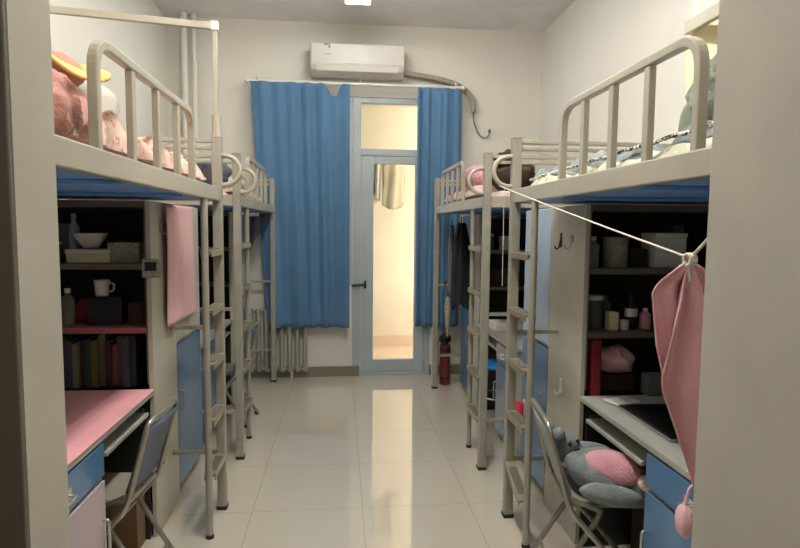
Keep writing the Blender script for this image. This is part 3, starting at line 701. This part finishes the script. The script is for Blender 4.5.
# desk of near right
bx(1.225, 2.68, zd, .045, .14, .27, 'redbook', 'tall red folder standing on the right desk against the shelf side', 'folder', 'folder')
b = nb(); blob(b, (1.37, 2.74, .90), (.10, .09, .07), (0, .2, 0), .3, 4, 24, seed=4); tag(obj('cloth_pouch', b, 'pinkhang', smooth=True), 'crumpled pale pink pouch on the items under the right middle shelf', 'pouch')
bx(1.36, 2.76, zd, .20, .14, .08, 'darkbrown', 'dark brown box under the crumpled pale pink pouch')
bx(1.53, 2.62, zd, .11, .08, .10, 'greycloth', 'grey box standing at the back of the right desk')
t = thing('laptop', 'closed black laptop lying on the near right desk', 'laptop', (1.40, 2.20, zd), 0)
obj('base', box(nb(), -.16, .16, -.2, .2, .002, .014), 'chrome', t, bevel=.003)
obj('lid', box(nb(), -.16, .16, -.2, .2, .0145, .022), 'black', t, bevel=.003)
bx(1.30, 2.50, zd, .14, .10, .012, 'whitematt', 'thin white notebook on the right desk beside the shelf', 'notebook', 'notebook', .3)
# near left shelves
yL = 3.0
jar(-1.42, yL, zs, .045, .10, 'glassjar', 'yellow', 'smoky jar at the left of the left top shelf', 'jar', neck=False)
bx(-1.42, yL + .09, zs, .14, .1, .19, 'greycloth', 'grey box behind the smoky jar on the left top shelf')
jar(-1.335, yL + .05, zs, .026, .24, 'paleblue', 'paleblue', 'tall pale blue bottle on the left top shelf', 'bottle')
t = thing('bowl', 'white bowl resting on boxes on the left top shelf', 'bowl', (-1.235, yL, zs + .071))
obj('body', lathe(nb(), [(0, 0), (.035, 0), (.04, .006), (.07, .05), (.078, .072), (.074, .072), (.064, .05), (.034, .012), (0, .012)]), 'whitematt', t, smooth=True)
bx(-1.22, yL, zs, .20, .16, .045, 'yellow', 'flat yellow box under the white bowl, left top shelf', lid='whitematt')
bx(-1.055, yL, zs, .15, .15, .10, 'greywrap', 'grey carton at the right end of the left top shelf')
bx(-1.43, yL, z2, .10, .12, .13, 'greenbag', 'green box at the left of the left middle shelf')
jar(-1.345, yL - .02, z2, .03, .18, 'greenbag', 'white', 'green bottle on the left middle shelf', 'bottle')
cushion('pouch', (-1.30, yL + .05, z2 + .065), (.05, .05, .06), (0, 0, .3), 'maroon', 'dull red pouch next to the green bottle on the left middle shelf', 'pouch')
bx(-1.16, yL + .02, z2, .16, .14, .14, 'black', 'black box on the left middle shelf under the white cup')
t = thing('cup', 'white cup standing on the black box, left middle shelf', 'cup', (-1.19, yL, z2 + .141))
obj('body', lathe(nb(), [(0, 0), (.03, 0), (.038, .08), (.034, .08), (.027, .006), (0, .006)]), 'white', t, smooth=True)
obj('handle', tube(nb(), bend([(.034, 0, .065), (.06, 0, .06), (.055, 0, .025), (.031, 0, .02)], .015), .005, 8), 'white', t, smooth=True)
bx(-1.02, yL + .03, z2, .08, .12, .11, 'darkbrown', 'brown box at the right end of the left middle shelf')
# books
cols = [(92, 60, 62), (70, 66, 60), (120, 104, 60), (58, 66, 92), (52, 56, 60), (150, 146, 136), (96, 72, 96), (60, 80, 118), (160, 150, 120), (66, 58, 52), (64, 92, 74), (130, 122, 60), (140, 132, 126), (86, 40, 48), (160, 92, 98), (110, 60, 70), (90, 90, 110), (50, 50, 60)]
cn = ['dull red', 'charcoal', 'mustard', 'navy', 'black', 'pale grey', 'purple', 'blue', 'cream', 'brown', 'green', 'olive', 'white', 'maroon', 'pink', 'plum', 'slate', 'ink blue']
M['page'] = mat('page_paper', (206, 198, 180), .8)
def book(x, y, z, w, d, h, ci, label, lean, group):
    mn = 'book_%d' % ci
    if mn not in M: M[mn] = mat('book_cover_%d' % ci, tuple(v * .72 for v in cols[ci]), .55)
    b = nb()
    box(b, -w / 2, -w / 2 + .002, 0, d, 0, h, 0); box(b, w / 2 - .002, w / 2, 0, d, 0, h, 0); box(b, -w / 2 + .002, w / 2 - .002, 0, .003, 0, h, 0)
    box(b, -w / 2 + .002, w / 2 - .002, .003, d - .003, .003, h - .003, 1)
    o = obj('book', b, [mn, 'page'], loc=(x, y, z)); o.rotation_euler = (0, lean, 0)
    return tag(o, label, 'book', group)
x = -1.52; k = 0
pos = ['at the far left end', 'second from the left', 'third from the left', 'fourth from the left', 'fifth from the left', 'sixth from the left', 'seventh from the left', 'eighth from the left', 'ninth from the left', 'ninth from the right', 'eighth from the right', 'seventh from the right', 'sixth from the right', 'fifth from the right', 'fourth from the right', 'third from the right', 'second from the right', 'at the right end']
rnd = random.Random(11)
for k in range(18):
    w = .0225 + rnd.random() * .009; h = .205 + rnd.random() * .055
    x += w / 2
    book(x, 2.90 + rnd.random() * .03, zd + .0045, w, .17, h, k, '%s book %s of the row on the pink desk' % (cn[k], pos[k]), 0, 'books on the near left desk')
    x += w / 2 + .002

# far units: a few items that show through the ladders
jar(1.28, 4.9, zs, .04, .14, 'greycloth', 'white', 'grey jar on the far right top shelf', 'jar', neck=False)
bx(1.45, 4.9, zs, .14, .1, .12, 'whitematt', 'white box on the far right top shelf')
bx(1.38, 4.9, z2, .2, .1, .14, 'darkbrown', 'brown box on the far right middle shelf')
bx(1.35, 4.45, zd, .3, .22, .06, 'whitematt', 'stack of white papers on the far right desk', 'paper_stack', 'paper')
bx(-1.3, 5.16, z2, .2, .1, .15, 'darkbrown', 'brown box on the far left middle shelf')
bx(-1.15, 4.75, zd, .22, .2, .12, 'chairblue', 'blue patterned box on the far left desk')
# brown carton under near left desk
t = thing('cardboard_box', 'brown cardboard box on the floor under the near left desk', 'box', (-1.12, 2.79, 0))
obj('body', box(nb(), -.16, .16, -.055, .055, 0, .26), 'card', t, bevel=.003)
obj('flap', box(nb(), -.15, .15, -.052, .0, .261, .265), 'card', t)
bx(1.55, 2.40, 0, .3, .3, .3, 'darkbrown', 'dark brown box on the floor deep under the near right desk')
# ------------------------------------------------------------------ folding chairs
def chair(loc, rz, label, backm, seatm='chairseat', w=.185):
    """faces +x locally"""
    t = thing('folding_chair', label, 'chair', loc, rz, 'folding chairs')
    fr = bend([(.20, -w, .012), (-.15, -w, .41), (-.245, -w, .765), (-.245, w, .765), (-.15, w, .41), (.20, w, .012)], .05, 6)
    obj('front_frame', tube(nb(), fr, .0115, 12), 'chairmetal', t, smooth=True)
    w2 = w - .023
    rr = bend([(-.24, -w2, .012), (-.01, -w2, .395), (-.01, w2, .395), (-.24, w2, .012)], .05, 6)
    obj('rear_frame', tube(nb(), rr, .0115, 12), 'chairmetal', t, smooth=True)
    for nm, x, z, ww in (('front_stretcher', .115, .115, w), ('rear_stretcher', -.195, .092, w2)):
        obj(nm, tube(nb(), [(x, -ww, z), (x, ww, z)], .009, 10), 'chairmetal', t, smooth=True)
    for s in (-1, 1):
        for x, ww in ((.20, w), (-.24, w2)):
            obj('rubber_foot', tube(nb(), [(x, s * ww, 0), (x + (-.02 if x > 0 else .02), s * ww, .026)], .015, 10), 'cap', t, smooth=True)
        obj('side_link', sweep(nb(), [(-.178, s * (w - .004), .47), (-.02, s * (w - .012), .40)], rect(.006, .018)), 'chairmetal', t)
    b = nb(); grid(b, lambda u, v: (-.145 - .095 * v - .012 * math.sin(PI * u) , -w + .01 + (2 * w - .02) * u, .465 + .275 * v), 12, 8)
    obj('backrest', b, backm, t, smooth=True, solid=.012)
    b = nb(); box(b, -.155, .205, -w + .025, w - .025, .408, .432)
    obj('seat', b, seatm, t, bevel=.011)
    return t
chair((-1.0, 2.525, 0), PI - .08, 'grey metal folding chair with blue back at the pink desk', 'chairblue', w=.162)
chair((1.107, 2.343, 0), -.15, 'grey metal folding chair holding the grey plush toy, near right desk', 'chairpale')
chair((-.94, 4.62, 0), PI - .1, 'folding chair at the far left desk by the radiator', 'chairblue')

# blue stool at far right
t = thing('stool', 'small stool with round bright blue seat under the far right desk', 'stool', (1.24, 4.43, 0))
obj('seat', lathe(nb(), [(0, .46), (.13, .45), (.145, .462), (.14, .482), (0, .488)], s=28), 'stoolblue', t, smooth=True)
for a in (0, PI / 2):
    ca, sa = math.cos(a + .5), math.sin(a + .5)
    obj('leg_loop', tube(nb(), bend([(-.17 * ca, -.17 * sa, .01), (-.10 * ca, -.10 * sa, .44), (.10 * ca, .10 * sa, .44), (.17 * ca, .17 * sa, .01)], .06, 6), .009, 10), 'chrome', t, smooth=True)
obj('foot_ring', tube(nb(), [(.135 * math.cos(k * PI / 12), .135 * math.sin(k * PI / 12), .22) for k in range(24)], .007, 8, closed=True), 'chrome', t, smooth=True)
t = thing('hanging_cup', 'bright red pink plastic cup hanging on the right wardrobe door', 'cup', (1.105, 3.44, .345))
obj('body', lathe(nb(), [(0, 0), (.033, 0), (.038, .12), (.035, .12), (.03, .006), (0, .006)]), 'red', t, smooth=True)
obj('handle', tube(nb(), bend([(.0, .036, .10), (.0, .07, .09), (.0, .065, .04), (.0, .034, .03)], .015), .005, 8), 'red', t, smooth=True)
obj('hook', box(nb(), .036, .0445, -.01, .01, .03, .14), 'white', t)

# ------------------------------------------------------------------ plush toy
t = thing('plush_toy', 'large grey plush toy with pink belly slumped on the near right chair', 'plush toy', (1.10, 2.305, .436))
obj('body', blob(nb(), (.03, -.02, .085), (.17, .135, .088), (0, .12, -.25), .12, 3, 32, seed=1), 'plushgrey', t, smooth=True)
obj('belly', blob(nb(), (.035, -.075, .122), (.125, .078, .060), (.45, .14, -.35), .08, 3, 26, seed=2), 'plushpink', t, smooth=True)
hd = obj('head', blob(nb(), (-.115, .13, .15), (.075, .08, .075), (0, 0, 0), .1, 3, 26, seed=3), 'plushgrey', t, smooth=True)
for (x, y, z) in ((-.15, .19, .20), (-.15, .07, .215)): obj('ear', blob(nb(), (x, y, z), (.028, .032, .04), (0, .3, 0), 0, 3, 16), 'plushgrey', hd, smooth=True)
for (x, y, z) in ((-.10, .06, .18), (-.055, .085, .18)): obj('eye', blob(nb(), (x, y, z), (.010, .010, .010), seg=12), 'black', hd, smooth=True)
obj('nose', blob(nb(), (-.07, .055, .155), (.014, .012, .011), seg=12), 'black', hd, smooth=True)
obj('arm', blob(nb(), (.0, .10, .135), (.11, .04, .035), (0, .08, -.1), .1, 3, 20, seed=5), 'plushgrey', t, smooth=True)
obj('arm', blob(nb(), (-.01, -.15, .045), (.13, .045, .042), (0, .12, -.2), .1, 3, 20, seed=6), 'plushgrey', t, smooth=True)
obj('leg', blob(nb(), (.16, -.12, .05), (.085, .07, .06), (0, .2, -.3), .08, 3, 20, seed=7), 'plushgrey', t, smooth=True)
obj('leg', blob(nb(), (.18, .03, .05), (.08, .06, .06), (0, .2, 0), .08, 3, 20, seed=9), 'plushgrey', t, smooth=True)
obj('paw_pad', blob(nb(), (.135, -.175, .095), (.042, .036, .033), (.5, .1, 0), .05, 3, 20), 'plushcream', t, smooth=True)
# pink plush hand peeping out from behind the wall edge, on the pedestal
t = thing('plush_bag_charm', 'pale pink soft charm hanging on the near right drawer by the wall edge', 'charm', (1.115, 1.70, .56))
obj('body', blob(nb(), (0, 0, .05), (.022, .036, .055), (0, 0, 0), .25, 4, 20, seed=2), 'pinkhang', t, smooth=True)
obj('loop', tube(nb(), bend([(0, 0, .10), (.012, 0, .16), (.03, 0, .172)], .01), .005, 8), 'pinkhang', t, smooth=True)

# ------------------------------------------------------------------ clothes line and pink towel
def sag(p, q, s, n=24):
    p, q = Vector(p), Vector(q)
    return [p.lerp(q, i / n) - Vector((0, 0, s * 4 * (i / n) * (1 - i / n))) for i in range(n + 1)]
c = thing('clothes_line', 'white cord strung from the grab ring down to the pink towel', 'cord', (.84, 2.9, 1.78))
def rel(pts): return [Vector(p) - Vector((.84, 2.9, 1.78)) for p in pts]
KN = (.850, 1.327, 1.487)
obj('line', tube(nb(), rel(sag((.815, 2.935, 1.775), KN, .004)), .003, 8), 'cord', c, smooth=True)
obj('line_end', tube(nb(), rel(sag(KN, (.885, 1.17, 1.665), .01)), .004, 8), 'cord', c, smooth=True)
b = nb()
for k in range(4):
    ang = k * 1.3; pts = [Vector(KN) + Vector((.008 * math.sin(a * 2 + k), .016 * math.cos(a + ang), .014 * math.sin(a + ang) - .004)) for a in [j * 2 * PI / 14 for j in range(14)]]
    tube(b, rel(pts), .0038, 8, closed=True)
tube(b, rel([KN, (.845, 1.322, 1.455), (.852, 1.327, 1.43)]), .003, 8)
obj('knot', b, 'cord', c, smooth=True)
obj('loose_end', tube(nb(), rel(sag((.85, 2.965, 1.765), (.853, 2.972, 1.25), 0)), .0016, 6), 'cord', c, smooth=True)
# towel : gathered at the knot, widening into long folds
def towel2(u, v):
    W = [(0, .006), (.12, .012), (.39, .050), (.43, .045), (.67, -.03), (1.0, -.12)]
    for (a, fa), (c_, fb) in zip(W, W[1:]):
        if a <= v <= c_: far = fa + (fb - fa) * (v - a) / (c_ - a)
    near = .012 + .20 * min(1, v / .3) ** .8
    s = -far + (far + near) * u          # measured across the aisle, left to right
    g_ = min(1, v / .10)
    yy = g_ * (math.sin(u * 12 + 1.8 * v) * .040 * (.55 + .45 * v) + .006 * math.sin(u * 25 - v * 3))
    z = -.012 - .75 * v - .03 * math.sin(u * 3) * g_
    return (s, yy, z)
def towel3(u, v):
    W = [(0, .008), (.13, .04), (.22, .060), (.60, .040), (1.0, .0)]
    for (a, fa), (c_, fb) in zip(W, W[1:]):
        if a <= v <= c_: far = fa + (fb - fa) * (v - a) / (c_ - a)
    near = .012 + .17 * min(1, v / .5)
    s = -far + (far + near) * u
    return (s, .055 * min(1, v / .15) + .012 * math.sin(u * 14 + v), -.012 - .36 * v)
o = obj('pink_towel', grid(nb(), towel2, 80, 60), 'pinkcloth', smooth=True, solid=.005, loc=KN, recalc=False)
obj('back_fold', grid(nb(), towel3, 50, 30), 'pinkcloth', o, smooth=True, solid=.005, recalc=False)
tag(o, 'pink towel bunched from the knotted cord beside the wall edge', 'towel')

# ------------------------------------------------------------------ things under the far right bed
def garment(name, x, y, zt, zb, w, dx, m, label, cat='coat', rz=0, seed=0):
    def fn(u, v):
        ang = 2 * PI * u; ww = w * (.42 + .58 * min(1, v * 5)) * (1 + .12 * noise.noise(Vector((u * 2, v * 3, seed))))
        r1 = ww / 2 * (1 + .10 * math.sin(ang * 7 + v * 3)); r2 = dx / 2 * (.5 + .5 * min(1, v * 4)) * (1 + .2 * math.sin(ang * 5 + seed + 2 * v))
        zz = zt + (zb - zt) * v + .03 * math.sin(ang * 2 + seed) * v
        return (r1 * math.cos(ang), r2 * math.sin(ang), zz)
    b = grid(nb(), fn, 56, 26)
    bmesh.ops.remove_doubles(b, verts=b.verts[:], dist=.0005)
    t = thing(name, label, cat, (x, y, 0), rz)
    obj('cloth', b, m, t, smooth=True, solid=.004)
    tp = zt - .01
    obj('hanger', tube(nb(), bend([(-w * .22, 0, tp - .02), (0, 0, tp + .03), (0, 0, tp + .06)], .01), .004, 8), 'black', t, smooth=True)
    return t
garment('hanging_coat', 1.055, 5.0, 1.60, .86, .20, .13, 'navy', 'dark navy coat hanging under the far right bed', 'coat', 1.1, 1)
garment('hanging_trousers', 1.02, 5.26, 1.58, .93, .12, .05, 'greycloth', 'thin dark grey trousers hanging left of the navy coat', 'trousers', 1.2, 3)
t = thing('folded_umbrella', 'pale grey folded umbrella hanging under the far right bed end', 'umbrella', (1.02, 5.40, .50))
obj('canopy', lathe(nb(), [(0, 0), (.012, .02), (.024, .14), (.034, .30), (.02, .40), (0, .40)], s=14), 'greywrap', t, smooth=True)
obj('shaft', tube(nb(), [(0, 0, .39), (0, 0, .50)], .006), 'chrome', t, smooth=True)
obj('handle', tube(nb(), bend([(0, 0, .49), (0, 0, .535), (-.03, 0, .545), (-.03, 0, .51)], .02), .008), 'black', t, smooth=True)
t = thing('rolled_mat', 'maroon rolled mat with black straps standing on the floor by the back wall', 'mat', (1.03, 5.56, 0))
obj('roll', tube(nb(), [(0, 0, .005), (.0, 0, .40)], .052, 20), 'maroon', t, smooth=True)
for z in (.06, .34): obj('strap', tube(nb(), [(0, 0, z), (0, 0, z + .025)], .055, 20), 'black', t, smooth=True)
t = thing('black_bag', 'small black drawstring bag on top of the maroon rolled mat', 'bag', (1.03, 5.56, .402))
obj('body', blob(nb(), (0, 0, .055), (.06, .05, .055), amp=.3, seg=20), 'black', t, smooth=True)
obj('strap', tube(nb(), bend([(-.02, 0, .10), (-.03, 0, .16), (.02, 0, .15), (.02, 0, .10)], .02), .005, 8), 'black', t, smooth=True)
# grey towel and blue cloth on far left bed end
def tw(u, v): return (.18 * (u - .5) * (1 - .55 * v), .012 * math.sin(u * 17 + v) , -.50 * v * (1 - .55 * (1 - u)))
def tri(u, v): return (-.30 + .30 * u, .012 * math.sin(u * 17 + v), -.04 - v * (.55 * (1 - u) + .02))
tag(obj('grey_towel', grid(nb(), tri, 40, 24), 'greycloth', smooth=True, solid=.006, loc=(-.72, 5.745, 1.69), recalc=False), 'dark grey cloth hanging slanted under the far left bed end', 'towel')
# balcony laundry
pipe('laundry_rail', [(BX0 + .02, 6.95, 2.46), (BX1 - .02, 6.95, 2.46)], .014, 'chrome', 'metal laundry rail across the balcony', 'rail')
garment('hanging_dress', 0.62, 6.95, 2.39, 1.80, .26, .12, 'beigecoat', 'long beige dress hanging on the balcony laundry rail', 'dress', .2, 2)
garment('hanging_shirt', 0.325, 6.95, 2.39, 1.97, .15, .12, 'greycloth', 'dark grey shirt hanging on the balcony at the door edge', 'shirt', .2, 5)
garment('hanging_cloth', 0.45, 6.95, 2.39, 1.86, .10, .10, 'balcony', 'pale cream cloth hanging between grey shirt and beige dress', 'cloth', .2, 6)

# ------------------------------------------------------------------ world, camera, view
wd = bpy.data.worlds.new('sky'); bpy.context.scene.world = wd; wd.use_nodes = True
bg = wd.node_tree.nodes['Background']; bg.inputs['Color'].default_value = (.72, .84, 1.0, 1); bg.inputs['Strength'].default_value = 1.3

f = 575.0
Yc = Vector((-59, 47, -f)).normalized()
Xc = Vector((1, -5 / 5580, 0)); Xc.z = (-59 * Xc.x + 47 * Xc.y) / f; Xc.normalize()
Zc = Xc.cross(Yc)
R = Matrix((Xc, Yc, Zc))
cam = bpy.data.cameras.new('camera'); co = bpy.data.objects.new('camera', cam); C.objects.link(co)
co.matrix_world = Matrix.Translation((0, 0, 1.555)) @ R.to_4x4()
cam.sensor_fit = 'HORIZONTAL'; cam.sensor_width = 36; cam.lens = 36 * f / 800; cam.clip_start = .05
sc = bpy.context.scene; sc.camera = co
sc.view_settings.view_transform = 'Standard'; sc.view_settings.look = 'None'; sc.view_settings.gamma = 1
sc.view_settings.exposure = 0.0
